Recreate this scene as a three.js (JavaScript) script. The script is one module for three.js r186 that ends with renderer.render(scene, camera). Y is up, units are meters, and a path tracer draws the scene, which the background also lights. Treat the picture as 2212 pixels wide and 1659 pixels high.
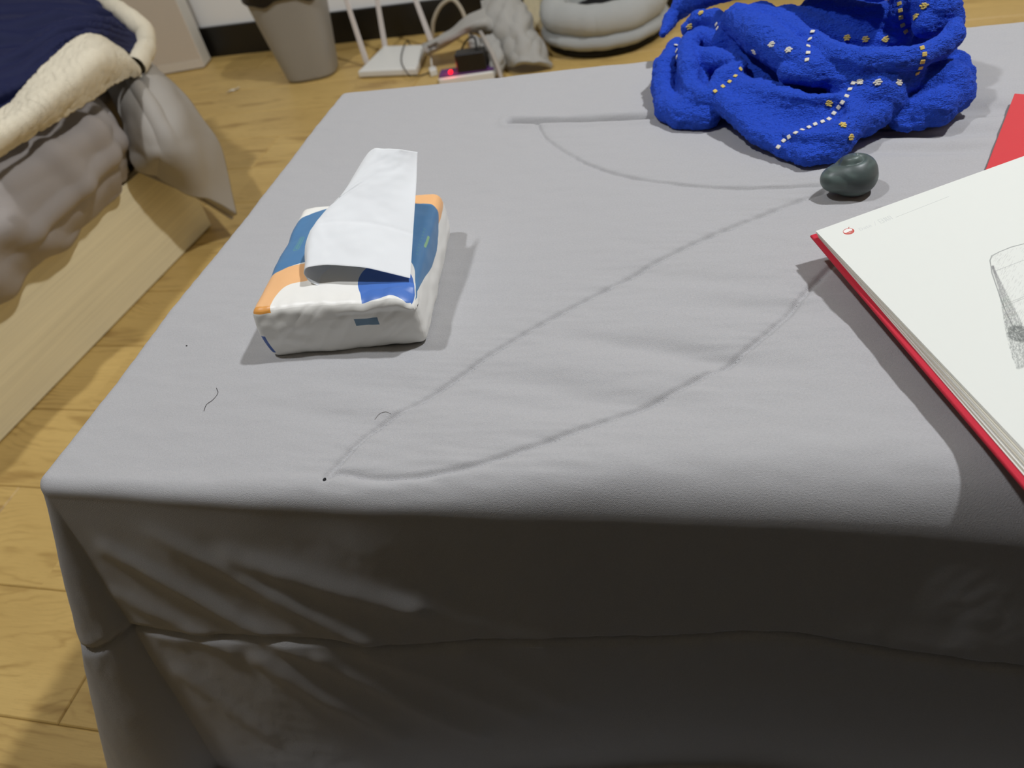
import * as THREE from 'three';
import { RoundedBoxGeometry } from 'three/addons/geometries/RoundedBoxGeometry.js';
import { mergeGeometries } from 'three/addons/utils/BufferGeometryUtils.js';
import { ImprovedNoise } from 'three/addons/math/ImprovedNoise.js';

// ------------------------------------------------------------------ camera, light, exposure
const scene = new THREE.Scene();
scene.background = new THREE.Color(0x000000);
const camera = new THREE.PerspectiveCamera(53.1, 2212 / 1659, 0.05, 20);
camera.position.set(0, 0.85, 0);
camera.up.set(-0.01346, 0.71468, -0.69932);
camera.lookAt(-0.2553, 0.85 - 0.67866, -0.68866);
camera.focus = 0.62;
camera.userData.fStop = 7;
const renderer = new THREE.WebGLRenderer();
renderer.toneMapping = THREE.LinearToneMapping;
renderer.toneMappingExposure = 1.27;
renderer.shadowMap.enabled = true;
const LAMP_A = [0.9, 2.62, -1.0], LAMP_B = [-1.05, 2.62, -0.5];
const LAMP_A_POWER = 9.6, LAMP_B_POWER = 5.3;

// ------------------------------------------------------------------ helpers
let seed = 7;
const rnd = () => { seed = (seed + 0x6d2b79f5) | 0; let t = Math.imul(seed ^ (seed >>> 15), 1 | seed); t = (t + Math.imul(t ^ (t >>> 7), 61 | t)) ^ t; return ((t ^ (t >>> 14)) >>> 0) / 4294967296; };
const PN = new ImprovedNoise(), nz = (x, y, z = 0) => PN.noise(x, y, z);
const fbm = (x, y, z = 0, o = 4) => { let s = 0, a = 1; for (let i = 0; i < o; i++) { s += a * nz(x, y, z); x = x * 2.03 + 7.1; y = y * 2.03 + 3.7; z = z * 2.03 + 1.3; a *= 0.5; } return s; };
const clamp = THREE.MathUtils.clamp, lerp = THREE.MathUtils.lerp, smooth = THREE.MathUtils.smoothstep;
const V = (a) => new THREE.Vector3(...a);
const used = {};
const numbered = (n) => { const k = used[n] ?? 0; used[n] = k + 1; return k ? n + '_' + String(k).padStart(3, '0') : n; };
function add(o, parent = scene) { o.castShadow = true; o.receiveShadow = true; parent.add(o); return o; }
function tag(o, label, category, group) { o.userData = { label, category }; if (group) o.userData.group = group; return o; }
function thing(name, label, category, p = [0, 0, 0], turn = 0, group) { const g = new THREE.Group(); g.name = numbered(name); g.position.set(...p); g.rotation.y = turn; scene.add(g); return tag(g, label, category, group); }
function obj(name, geo, mat, parent = scene) { const m = new THREE.Mesh(geo, mat); m.name = parent === scene ? numbered(name) : name; return add(m, parent); }
function struct(name, geo, mat) { const m = obj(name, geo, mat); m.userData.kind = 'structure'; return m; }
function box(w, h, d, x = 0, y = 0, z = 0, r = 0) { const g = r ? new RoundedBoxGeometry(w, h, d, 3, r) : new THREE.BoxGeometry(w, h, d); g.translate(x, y, z); return g; }
const tube = (pts, r, n = 40, rs = 8) => new THREE.TubeGeometry(new THREE.CatmullRomCurve3(pts.map(V)), n, r, rs, false);
const STD = (color, rough, extra = {}) => new THREE.MeshStandardMaterial({ color, roughness: rough, side: THREE.DoubleSide, ...extra });
function dataTex(w, h, f, srgb) {                                   // f(x, y) in 0..1 returns [r, g, b] or a grey, 0..255
  const d = new Uint8Array(w * h * 4);
  for (let y = 0; y < h; y++) for (let x = 0; x < w; x++) { const c = f(x / w, y / h, x, y), i = (y * w + x) * 4; if (c.length) { d[i] = c[0]; d[i + 1] = c[1]; d[i + 2] = c[2]; } else d[i] = d[i + 1] = d[i + 2] = c; d[i + 3] = 255; }
  const t = new THREE.DataTexture(d, w, h); t.magFilter = t.minFilter = THREE.LinearFilter; t.wrapS = t.wrapT = THREE.RepeatWrapping; if (srgb) t.colorSpace = THREE.SRGBColorSpace; t.needsUpdate = true; return t;
}
function canvasTex(w, h, draw) { const c = document.createElement('canvas'); c.width = w; c.height = h; draw(c.getContext('2d'), w, h); const t = new THREE.CanvasTexture(c); t.colorSpace = THREE.SRGBColorSpace; t.magFilter = THREE.LinearFilter; return t; }
const scaled = (t, sx, sy = sx) => { const c = t.clone(); c.repeat.set(sx, sy); c.needsUpdate = true; return c; };
const b255 = (v) => clamp(v, 0, 255) | 0;
// Catmull-Rom patch through a grid of points
const cr = (a, b, c, d, t) => 0.5 * (2 * b + (c - a) * t + (2 * a - 5 * b + 4 * c - d) * t * t + (3 * b - a - 3 * c + d) * t * t * t);
function crow(P, t, get) { const n = P.length - 1, s = clamp(t * n, 0, n - 1e-6), i = Math.floor(s), f = s - i, q = (k) => (k < 0 ? get(P[0]) * 2 - get(P[1]) : k > n ? get(P[n]) * 2 - get(P[n - 1]) : get(P[k])); return cr(q(i - 1), q(i), q(i + 1), q(i + 2), f); }
const patchAt = (G, u, v) => [0, 1, 2].map((c) => crow(G, v, (row) => crow(row, u, (p) => p[c])));
// a cloth slab: outer face over the patch, inner face one thickness behind, closed round the rim; wave(u, v, p) pushes along the normal
function slab(G, nu, nv, thick, wave, flip) {
  const at = typeof G === 'function' ? G : (u, v) => patchAt(G, u, v), N = (nu + 1) * (nv + 1), pos = new Float32Array(N * 3), uv = new Float32Array(N * 2), idx = [];
  let k = 0; const p0 = V(at(0, 0.5)), lu = p0.distanceTo(V(at(0.5, 0.5))) + V(at(0.5, 0.5)).distanceTo(V(at(1, 0.5))), lv = V(at(0.5, 0)).distanceTo(V(at(0.5, 0.5))) + V(at(0.5, 0.5)).distanceTo(V(at(0.5, 1)));
  for (let j = 0; j <= nv; j++) for (let i = 0; i <= nu; i++, k++) { const p = at(i / nu, j / nv); pos.set(p, k * 3); uv[k * 2] = (i / nu) * lu; uv[k * 2 + 1] = (j / nv) * lv; }
  for (let j = 0; j < nv; j++) for (let i = 0; i < nu; i++) { const a = j * (nu + 1) + i, b = a + 1, c = a + nu + 1, d = c + 1; if (flip) idx.push(a, b, c, b, d, c); else idx.push(a, c, b, b, c, d); }
  const g = new THREE.BufferGeometry(); g.setAttribute('position', new THREE.BufferAttribute(pos, 3)); g.setAttribute('uv', new THREE.BufferAttribute(uv, 2)); g.setIndex(idx); g.computeVertexNormals();
  const nor = g.attributes.normal.array.slice();
  if (wave) { for (let i = 0; i < N; i++) { const u = (i % (nu + 1)) / nu, v = Math.floor(i / (nu + 1)) / nv, w = wave(u, v, [pos[i * 3], pos[i * 3 + 1], pos[i * 3 + 2]]); for (let c = 0; c < 3; c++) pos[i * 3 + c] += nor[i * 3 + c] * w; } g.computeVertexNormals(); }
  if (!thick) return g;
  const n2 = g.attributes.normal.array, P2 = new Float32Array(N * 6), U2 = new Float32Array(N * 4), I2 = idx.slice();
  P2.set(pos); U2.set(uv); U2.set(uv, N * 2);
  for (let i = 0; i < N; i++) { const u = (i % (nu + 1)) / nu, v = Math.floor(i / (nu + 1)) / nv, t = typeof thick === 'function' ? thick(u, v) : thick; for (let c = 0; c < 3; c++) P2[(N + i) * 3 + c] = pos[i * 3 + c] - n2[i * 3 + c] * t; }
  for (let i = 0; i < idx.length; i += 3) I2.push(N + idx[i], N + idx[i + 2], N + idx[i + 1]);
  const rim = []; for (let i = 0; i < nu; i++) rim.push(i); for (let j = 0; j < nv; j++) rim.push(j * (nu + 1) + nu); for (let i = nu; i > 0; i--) rim.push(nv * (nu + 1) + i); for (let j = nv; j > 0; j--) rim.push(j * (nu + 1));
  for (let i = 0; i < rim.length; i++) { const a = rim[i], b = rim[(i + 1) % rim.length]; if (flip) I2.push(a, N + a, b, b, N + a, N + b); else I2.push(a, b, N + a, b, N + b, N + a); }
  const h = new THREE.BufferGeometry(); h.setAttribute('position', new THREE.BufferAttribute(P2, 3)); h.setAttribute('uv', new THREE.BufferAttribute(U2, 2)); h.setIndex(I2); h.computeVertexNormals(); return h;
}
// surface nets over a signed distance function in the box lo..hi
function nets(f, lo, hi, cell) {
  const n = [0, 1, 2].map((i) => Math.ceil((hi[i] - lo[i]) / cell) + 1), [nx, ny, ns] = n, F = new Float32Array(nx * ny * ns), id = new Int32Array(nx * ny * ns).fill(-1), P = [], I = [];
  const ix = (i, j, k) => (k * ny + j) * nx + i;
  for (let k = 0; k < ns; k++) for (let j = 0; j < ny; j++) for (let i = 0; i < nx; i++) F[ix(i, j, k)] = f(lo[0] + i * cell, lo[1] + j * cell, lo[2] + k * cell);
  const C = [[0, 0, 0], [1, 0, 0], [0, 1, 0], [1, 1, 0], [0, 0, 1], [1, 0, 1], [0, 1, 1], [1, 1, 1]], E = [[0, 1], [2, 3], [4, 5], [6, 7], [0, 2], [1, 3], [4, 6], [5, 7], [0, 4], [1, 5], [2, 6], [3, 7]];
  for (let k = 0; k < ns - 1; k++) for (let j = 0; j < ny - 1; j++) for (let i = 0; i < nx - 1; i++) {
    const v = C.map((c) => F[ix(i + c[0], j + c[1], k + c[2])]); let s = [0, 0, 0], m = 0;
    for (const [a, b] of E) if ((v[a] < 0) !== (v[b] < 0)) { const t = v[a] / (v[a] - v[b]); for (let c = 0; c < 3; c++) s[c] += C[a][c] + (C[b][c] - C[a][c]) * t; m++; }
    if (m) { id[ix(i, j, k)] = P.length / 3; P.push(lo[0] + (i + s[0] / m) * cell, lo[1] + (j + s[1] / m) * cell, lo[2] + (k + s[2] / m) * cell); }
  }
  const quad = (a, b, c, d, fl) => { if (a < 0 || b < 0 || c < 0 || d < 0) return; if (fl) I.push(a, c, b, b, c, d); else I.push(a, b, c, b, d, c); };
  for (let k = 1; k < ns - 1; k++) for (let j = 1; j < ny - 1; j++) for (let i = 1; i < nx - 1; i++) {
    const a = F[ix(i, j, k)] < 0;
    if (a !== F[ix(i + 1, j, k)] < 0) quad(id[ix(i, j - 1, k - 1)], id[ix(i, j, k - 1)], id[ix(i, j - 1, k)], id[ix(i, j, k)], !a);
    if (a !== F[ix(i, j + 1, k)] < 0) quad(id[ix(i - 1, j, k - 1)], id[ix(i - 1, j, k)], id[ix(i, j, k - 1)], id[ix(i, j, k)], !a);
    if (a !== F[ix(i, j, k + 1)] < 0) quad(id[ix(i - 1, j - 1, k)], id[ix(i, j - 1, k)], id[ix(i - 1, j, k)], id[ix(i, j, k)], !a);
  }
  const g = new THREE.BufferGeometry(); g.setAttribute('position', new THREE.BufferAttribute(new Float32Array(P), 3)); g.setIndex(I); g.computeVertexNormals(); return g;
}
function boxUV(g) {                                                // metres, by the dominant direction of each face
  const h = g.toNonIndexed(), p = h.attributes.position.array, n = p.length / 3, uv = new Float32Array(n * 2);
  for (let i = 0; i < n; i += 3) { const a = [0, 1, 2].map((c) => p[(i + 1) * 3 + c] - p[i * 3 + c]), b = [0, 1, 2].map((c) => p[(i + 2) * 3 + c] - p[i * 3 + c]);
    const N = [Math.abs(a[1] * b[2] - a[2] * b[1]), Math.abs(a[2] * b[0] - a[0] * b[2]), Math.abs(a[0] * b[1] - a[1] * b[0])], m = N.indexOf(Math.max(...N)), [s, t] = m === 0 ? [2, 1] : m === 1 ? [0, 2] : [0, 1];
    for (let k = 0; k < 3; k++) { uv[(i + k) * 2] = p[(i + k) * 3 + s]; uv[(i + k) * 2 + 1] = p[(i + k) * 3 + t]; } }
  h.setAttribute('uv', new THREE.BufferAttribute(uv, 2)); return h;
}
const segDist = (x, z, L) => { let m = 9; for (let i = 0; i < L.length - 1; i++) { const [ax, az] = L[i], [bx, bz] = L[i + 1], dx = bx - ax, dz = bz - az, t = clamp(((x - ax) * dx + (z - az) * dz) / (dx * dx + dz * dz), 0, 1), d = Math.hypot(x - ax - dx * t, z - az - dz * t); if (d < m) m = d; } return m; };
const T = 0.43;                                                    // height of the covered table top
const SEAMS = [[[-.283,-.324],[-.28,-.333],[-.263,-.372],[-.226,-.414],[-.177,-.471],[-.117,-.529],[-.02,-.616],[.064,-.677],[.099,-.697]],[[-.283,-.324],[-.276,-.328],[-.247,-.326],[-.222,-.328],[-.178,-.338],[-.136,-.356],[-.084,-.385],[-.035,-.416],[.0,-.446],[.033,-.481],[.048,-.5],[.072,-.54],[.094,-.574],[.144,-.662]],[[-.217,-.884],[-.198,-.843],[-.158,-.794],[-.107,-.752],[-.047,-.727],[.022,-.713],[.096,-.71]],[[-.252,-.897],[-.219,-.897],[-.136,-.884],[-.075,-.877],[.024,-.853],[.207,-.816],[.237,-.826],[.282,-.831]]];
const TOWEL = [[1,[[-.045,.436,-.927,.0236],[-.018,.44,-.945,.0253],[.025,.445,-.925,.0382],[.094,.445,-.892,.0417],[.16,.445,-.88,.0379],[.218,.44,-.868,.0272]]],[1,[[-.008,.455,-.982,.0285],[.077,.46,-.963,.0383],[.15,.46,-.932,.0366],[.22,.46,-.928,.0306]]],[1,[[.011,.462,-.883,.0178],[.035,.456,-.839,.0212],[.065,.449,-.798,.0223],[.088,.446,-.769,.0188],[.112,.447,-.765,.0186],[.128,.454,-.784,.0168],[.135,.463,-.811,.0133],[.133,.473,-.824,.0071]]],[1,[[.042,.46,-.846,.0201],[.087,.454,-.796,.0239],[.118,.455,-.8,.0214]]],[1,[[.048,.445,-.779,.0106],[.064,.441,-.763,.0085],[.085,.44,-.747,.0093],[.111,.44,-.751,.0092]]],[1,[[-.051,.47,-.976,.0125],[-.063,.462,-.943,.0145],[-.064,.45,-.912,.0143],[-.056,.443,-.87,.015],[-.039,.441,-.852,.0158],[-.016,.442,-.846,.0167]]],[1,[[-.028,.452,-.913,.0207],[-.032,.445,-.862,.019]]],[0,[[.017,.482,-.836,.0099],[.04,.482,-.803,.021],[.066,.48,-.781,.0251],[.092,.478,-.774,.023],[.108,.475,-.782,.0166]]],[0,[[-.055,.476,-.881,.009],[-.044,.469,-.853,.0098]]],[1,[[.024,.48,-.884,.0072],[.006,.47,-.875,.0135],[-.004,.46,-.86,.0145],[.017,.456,-.825,.012],[.039,.446,-.787,.0097]]],[1,[[-.033,.485,-.957,.011],[-.038,.48,-.934,.012],[-.035,.475,-.899,.0117],[-.03,.464,-.874,.0105],[-.017,.46,-.854,.0114],[-.004,.46,-.852,.0113]]],[1,[[-.034,.474,-.941,.011],[-.007,.474,-.919,.0139],[.018,.478,-.895,.0094]]],[1,[[-.039,.48,-1.007,.0081],[-.026,.49,-1.009,.0097],[-.006,.493,-.998,.0101],[.011,.49,-.963,.012],[.026,.484,-.931,.0128]]],[1,[[-.024,.475,-.985,.0136],[.003,.478,-.956,.0143]]],[1,[[.01,.52,-1.015,.0144],[-.024,.506,-1.038,.0138],[-.047,.492,-1.054,.0124],[-.061,.482,-1.042,.0089],[-.07,.475,-1.013,.0047]]],[1,[[.018,.505,-.955,.0171],[.044,.503,-.901,.0203],[.072,.494,-.861,.0187],[.098,.487,-.839,.0159],[.119,.481,-.831,.011],[.13,.478,-.824,.0062]]],[1,[[.043,.506,-.95,.0169],[.071,.501,-.909,.0173],[.093,.494,-.878,.0159]]],[1,[[.069,.487,-.839,.0107],[.096,.484,-.829,.0086]]],[1,[[.072,.506,-.936,.0155],[.101,.496,-.923,.0164],[.135,.486,-.911,.0172],[.167,.484,-.906,.017],[.184,.492,-.906,.0148],[.183,.512,-.903,.0116],[.184,.526,-.916,.0106]]],[1,[[.103,.504,-.95,.0187],[.14,.5,-.929,.0203],[.168,.502,-.916,.0179]]],[1,[[.032,.54,-.984,.0201],[.094,.55,-.947,.019],[.157,.55,-.899,.0212]]],[0,[[.008,.518,-.964,.0086],[.0,.526,-.964,.0106]]],[1,[[.094,.502,-.878,.0118],[.113,.499,-.844,.0124],[.142,.497,-.827,.0121],[.172,.497,-.824,.012],[.191,.497,-.828,.011],[.212,.498,-.843,.0111],[.225,.504,-.855,.0106],[.227,.51,-.863,.0083]]],[1,[[.102,.488,-.856,.0166],[.137,.482,-.839,.0172],[.167,.481,-.832,.0169],[.189,.483,-.837,.014]]],[1,[[.128,.474,-.834,.0192],[.16,.472,-.824,.0189],[.184,.474,-.831,.0141]]],[1,[[.137,.462,-.815,.019],[.167,.462,-.816,.017]]],[1,[[.141,.45,-.794,.016],[.156,.452,-.802,.0141]]],[1,[[.199,.52,-.899,.0172],[.217,.516,-.892,.0199],[.226,.506,-.888,.0142],[.204,.508,-.88,.0133]]],[1,[[.204,.53,-.918,.0202],[.22,.525,-.907,.019]]],[1,[[.204,.46,-.843,.0201],[.224,.46,-.844,.0228],[.232,.452,-.839,.02],[.213,.448,-.817,.0198],[.189,.446,-.817,.0142],[.197,.44,-.805,.0104]]],[1,[[.24,.464,-.879,.0136],[.247,.46,-.862,.0081],[.248,.452,-.847,.0062]]],[1,[[.172,.448,-.816,.0114],[.181,.44,-.804,.0085],[.187,.436,-.798,.0042]]]];
const WHITE_DASH = [[[.094,.513,-.873],[.091,.51,-.865],[.089,.508,-.853],[.088,.505,-.841],[.087,.501,-.834]],[[.131,.482,-.813],[.128,.478,-.808],[.124,.476,-.798],[.12,.472,-.793],[.117,.467,-.793],[.113,.462,-.791],[.108,.459,-.785],[.102,.458,-.782],[.095,.456,-.781],[.089,.455,-.778],[.082,.455,-.773],[.075,.459,-.761],[.069,.454,-.763],[.064,.451,-.762],[.059,.447,-.757]],[[-.051,.48,-.961],[-.049,.486,-.929],[-.049,.482,-.921]],[[-.004,.496,-.97],[-.003,.494,-.963]]];
const GOLD_DASH = [[[-.004,.471,-.845],[.004,.473,-.851],[.011,.475,-.858],[.017,.479,-.863],[.023,.481,-.874]],[[.179,.524,-.898],[.18,.519,-.893],[.181,.513,-.89],[.184,.505,-.891],[.188,.498,-.891]],[[.191,.508,-.822],[.193,.503,-.818],[.192,.497,-.816],[.192,.49,-.818],[.191,.483,-.821]]];
const WHITE_FLOWER = [[.036,.496,-.878],[.053,.509,-.862],[.069,.508,-.847],[.153,.483,-.808],[.173,.48,-.81],[.137,.482,-.813]];
const GOLD_FLOWER = [[-.036,.486,-.999],[-.022,.5,-1.001],[.108,.47,-.797],[.118,.465,-.759],[.126,.455,-.753],[.193,.516,-.881],[.199,.526,-.881],[.132,.495,-.896],[.15,.493,-.893],[.169,.492,-.89]];
const NAVY = [[[-1.62,.568,-1.589],[-1.58,.519,-1.703],[-1.52,.479,-1.746],[-1.46,.451,-1.73],[-1.42,.44,-1.71]],[[-1.42,.512,-1.306],[-1.38,.493,-1.422],[-1.33,.476,-1.481],[-1.3,.448,-1.54],[-1.29,.419,-1.584]],[[-1.26,.487,-1.099],[-1.23,.472,-1.197],[-1.21,.479,-1.303],[-1.2,.45,-1.41],[-1.22,.389,-1.526]],[[-1.17,.452,-.962],[-1.155,.435,-1.042],[-1.16,.455,-1.191],[-1.16,.459,-1.304],[-1.185,.385,-1.43]]];
const SHERPA_LOWER = [[[-1.15,.451,-.938],[-1.145,.443,-1.04],[-1.15,.452,-1.108],[-1.15,.465,-1.207],[-1.155,.466,-1.303],[-1.16,.431,-1.35],[-1.17,.374,-1.396]],[[-1.11,.447,-.888],[-1.105,.439,-1.005],[-1.1,.444,-1.07],[-1.1,.445,-1.148],[-1.1,.448,-1.236],[-1.12,.42,-1.306],[-1.15,.375,-1.375]],[[-1.125,.423,-.882],[-1.125,.419,-1.002],[-1.12,.411,-1.075],[-1.12,.404,-1.15],[-1.12,.401,-1.229],[-1.13,.391,-1.303],[-1.16,.366,-1.389]]];
const SHERPA_UPPER = [[-1.42,.481,-1.701],[-1.37,.459,-1.652],[-1.28,.443,-1.568],[-1.215,.424,-1.524],[-1.195,.403,-1.515],[-1.19,.383,-1.494],[-1.18,.374,-1.45],[-1.17,.371,-1.403]];
const PILLOW = [[[-1.3,.363,-1.441],[-1.25,.359,-1.465],[-1.25,.342,-1.517],[-1.26,.307,-1.565]],[[-1.17,.326,-1.31],[-1.1,.339,-1.296],[-1.09,.322,-1.357],[-1.15,.255,-1.479]],[[-1.14,.277,-1.255],[-1.06,.277,-1.224],[-1.04,.246,-1.291],[-1.09,.178,-1.433]],[[-1.135,.241,-1.227],[-1.1,.209,-1.235],[-1.07,.143,-1.278],[-1.05,.056,-1.328]]];
const BAG_BODY = [[[-.684,.125,-2.34],[-.624,.144,-2.34],[-.571,.128,-2.34],[-.545,.091,-2.32]],[[-.658,.099,-2.25],[-.587,.125,-2.2],[-.538,.111,-2.2],[-.518,.063,-2.24]],[[-.628,.055,-2.2],[-.57,.076,-2.15],[-.512,.072,-2.14],[-.482,.038,-2.18]],[[-.592,.001,-2.16],[-.541,.029,-2.1],[-.489,.025,-2.1],[-.452,.005,-2.12]]];
const BAG_ARM = [[[-.881,.035,-2.3],[-.786,.072,-2.28],[-.704,.114,-2.28],[-.65,.115,-2.32]],[[-.843,.06,-2.2],[-.746,.091,-2.19],[-.662,.123,-2.18],[-.609,.11,-2.2]],[[-.845,.04,-2.22],[-.742,.08,-2.22],[-.689,.09,-2.22],[-.633,.063,-2.22]]];
const BAG_FLAP = [[[-.693,.088,-2.2],[-.639,.088,-2.17],[-.611,.082,-2.2]],[[-.681,.049,-2.16],[-.626,.071,-2.12],[-.601,.063,-2.16]],[[-.645,.018,-2.12],[-.607,.04,-2.09],[-.587,.03,-2.14]],[[-.638,.001,-2.1],[-.605,.01,-2.08],[-.594,.0,-2.12]]];
const TISSUE = [[[-.25,.488,-.493],[-.283,.499,-.493],[-.319,.503,-.494],[-.338,.504,-.491],[-.346,.497,-.492],[-.341,.488,-.489],[-.324,.484,-.488],[-.293,.483,-.494]],[[-.256,.5,-.531],[-.288,.511,-.531],[-.322,.514,-.53],[-.346,.513,-.53],[-.356,.504,-.53],[-.347,.492,-.519],[-.331,.485,-.517],[-.302,.483,-.519]],[[-.26,.513,-.563],[-.291,.523,-.564],[-.319,.525,-.567],[-.343,.518,-.56],[-.351,.508,-.556],[-.342,.496,-.55],[-.333,.487,-.551],[-.311,.483,-.552]],[[-.265,.523,-.595],[-.283,.534,-.591],[-.305,.535,-.589],[-.329,.526,-.574],[-.339,.514,-.571],[-.331,.5,-.566],[-.326,.488,-.572],[-.316,.483,-.579]],[[-.271,.533,-.628],[-.279,.545,-.612],[-.295,.546,-.613],[-.313,.542,-.62],[-.33,.524,-.614],[-.327,.505,-.597],[-.327,.49,-.605],[-.322,.483,-.612]]];
const BOOK = [[.0792,.465,-.5767],[.9144,.106,-.3907],[.3948,-.0199,.9186]];
// ------------------------------------------------------------------ materials
const weaveBump = dataTex(1024, 1024, (u, v, x, y) => b255(128 + 26 * Math.sin((x + y) * 1.05) + 46 * fbm(x / 5, y / 5, 1, 3) + 90 * (rnd() - 0.5)), false);
const fuzzBump = dataTex(512, 512, (u, v, x, y) => b255(128 + 80 * nz(x / 7, y / 4.2, 3) + 70 * nz(x / 3.1, y / 2.3, 9) + 40 * (rnd() - 0.5)), false);
const terryBump = dataTex(512, 512, (u, v, x, y) => b255(128 + 90 * nz(x / 16, y / 4.6, 3) + 70 * nz(x / 4, y / 3, 9) + 40 * (rnd() - 0.5)), false);
const plainGrey = dataTex(1024, 1024, (u, v, x, y) => { const n = 5 * (rnd() - 0.5) + 4 * nz(x / 9, y / 9, 4); return [b255(178 + n), b255(177 + n), b255(177 + n)]; }, true);
const duvetMat = STD(0xffffff, 0.92, { map: scaled(plainGrey, 5), bumpMap: scaled(weaveBump, 5), bumpScale: 0.0005 });
duvetMat.name = 'grey cotton';
const wallMat = STD(0xf8f8f5, 0.85), blackTrim = STD(0x14120f, 0.35), ceilMat = STD(0xd8d4ca, 0.9);
const woodTex = [0, 1, 2, 3].map((k) => dataTex(1024, 192, (u, v, x, y) => {
  const X = u * 1.2, Y = v * 0.176, bow = 0.055 * nz(X * 2.3 + k * 9, Y * 5, k) + 0.02 * nz(X * 6 + k, Y * 14, 4 + k), yc = 0.088 + 0.05 * Math.sin(k * 2.1 + X * 1.7);
  const r = Math.hypot((Y - yc) * 1.0 + bow, 0.02 + 0.03 * Math.abs(nz(X * 1.4 + 3 * k, 2, k))), ring = Math.pow(0.5 + 0.5 * Math.sin(r * 640 + 5 * nz(X * 7, Y * 24, k) + 2.2 * nz(X * 30, Y * 120, k)), 3);
  const fine = nz(X * 26, Y * 900, k), dirt = smooth(fbm(X * 5 + k * 5, Y * 22, 8, 3), 0.28, 0.75), pore = nz(X * 60, Y * 1500, 5 + k) > 0.42 ? 1 : 0, big = fbm(X * 2.4, Y * 7, k + 20, 3);
  const t = 0.20 * ring * smooth(fbm(X * 7 + k, Y * 30, 44, 2), -0.5, 0.6) * (0.5 + 0.8 * smooth(nz(X * 3, Y * 12, 30 + k), -0.3, 0.5)) + 0.07 * fine + 0.24 * dirt + 0.05 * pore - 0.09 * big;
  return [b255(lerp(202, 106, t * 1.2)), b255(lerp(170, 72, t * 1.2)), b255(lerp(103, 27, t * 1.2))];
}, true));
const woodMats = woodTex.map((m) => STD(0xffffff, 0.42, { map: m }));
const paleWood = STD(0xffffff, 0.5, { map: scaled(dataTex(512, 256, (u, v) => { const n = 9 * nz(u * 7, v * 60, 1) + 7 * nz(u * 22, v * 190, 2) + 8 * fbm(u * 3, v * 9, 3, 3); return [b255(238 + n), b255(226 + n), b255(188 + n * 0.9)]; }, true), 1, 2.2) });
const quiltMat = STD(0xa29a94, 0.85, { bumpMap: scaled(weaveBump, 4), bumpScale: 0.0003 });
const navyMat = new THREE.MeshPhysicalMaterial({ color: 0x05103e, roughness: 0.8, sheen: 0.06, sheenColor: new THREE.Color(0x2746b8), sheenRoughness: 0.5, side: THREE.DoubleSide });
const sherpaMat = STD(0xe9dfc6, 0.95, { bumpMap: scaled(fuzzBump, 9), bumpScale: 0.0016 });
const darkCloth = STD(0x16130f, 0.9), whitePlastic = STD(0xe3e3dd, 0.35), blackPlastic = STD(0x0d0b0c, 0.45);

// ------------------------------------------------------------------ the room
const X0 = -2.6, X1 = 2.8, Z0 = -2.52, Z1 = 2.0, H = 2.75;
const floor = struct('floor', box(X1 - X0 + 0.2, 0.1, Z1 - Z0 + 0.2, (X0 + X1) / 2, -0.064, (Z0 + Z1) / 2), STD(0x2a1c0e, 0.9));
function plankGeo(x0, x1, z0, z1, u0) {
  const b = 0.0018, h = 0.014, P = [], U = [], I = [], W = 0.176;
  const ring = [[x0, -h, z0], [x1, -h, z0], [x1, -h, z1], [x0, -h, z1], [x0, -b, z0], [x1, -b, z0], [x1, -b, z1], [x0, -b, z1], [x0 + b, 0, z0 + b], [x1 - b, 0, z0 + b], [x1 - b, 0, z1 - b], [x0 + b, 0, z1 - b]];
  const q = (a, c, d, e) => { const s = P.length / 3; for (const i of [a, c, d, e]) { const p = ring[i]; P.push(...p); U.push(u0 + (p[0] - x0) / 1.2, (p[2] - z0 + p[1]) / W); } I.push(s, s + 2, s + 1, s, s + 3, s + 2); };
  q(8, 9, 10, 11); for (let k = 0; k < 2; k++) for (let i = 0; i < 4; i++) { const a = k * 4 + i, c = k * 4 + (i + 1) % 4; q(a, c, c + 4, a + 4); }
  const g = new THREE.BufferGeometry(); g.setAttribute('position', new THREE.BufferAttribute(new Float32Array(P), 3)); g.setAttribute('uv', new THREE.BufferAttribute(new Float32Array(U), 2)); g.setIndex(I); g.computeVertexNormals(); return g;
}
for (let k = 0, z = -0.252 - 0.176 * 12; z < Z1; z += 0.176, k++) {
  const za = Math.max(z - 0.176, Z0), zb = Math.min(z, Z1), off = k === 12 ? -0.78 : -0.78 + 0.37 * (k - 12) + 0.2 * rnd(), start = off - 1.2 * Math.ceil((off - X0) / 1.2);
  for (let x = start; x < X1; x += 1.2) { const a = Math.max(x, X0), c = Math.min(x + 1.2, X1); if (c - a < 0.03) continue; obj('plank', plankGeo(a + 0.0004, c - 0.0004, za + 0.0004, zb - 0.0004, rnd()), woodMats[Math.floor(rnd() * 4)], floor); }
}
struct('wall_back', box(X1 - X0 + 0.2, H + 0.1, 0.1, (X0 + X1) / 2, H / 2, Z0 - 0.05), wallMat);
struct('wall_front', box(X1 - X0 + 0.2, H + 0.1, 0.1, (X0 + X1) / 2, H / 2, Z1 + 0.05), STD(0x3c3c3e, 0.8));
struct('wall_left', box(0.1, H + 0.1, Z1 - Z0, X0 - 0.05, H / 2, (Z0 + Z1) / 2), wallMat);
struct('wall_right', box(0.1, H + 0.1, Z1 - Z0, X1 + 0.05, H / 2, (Z0 + Z1) / 2), wallMat);
struct('ceiling', box(X1 - X0 + 0.2, 0.1, Z1 - Z0 + 0.2, (X0 + X1) / 2, H + 0.05, (Z0 + Z1) / 2), ceilMat);
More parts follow.
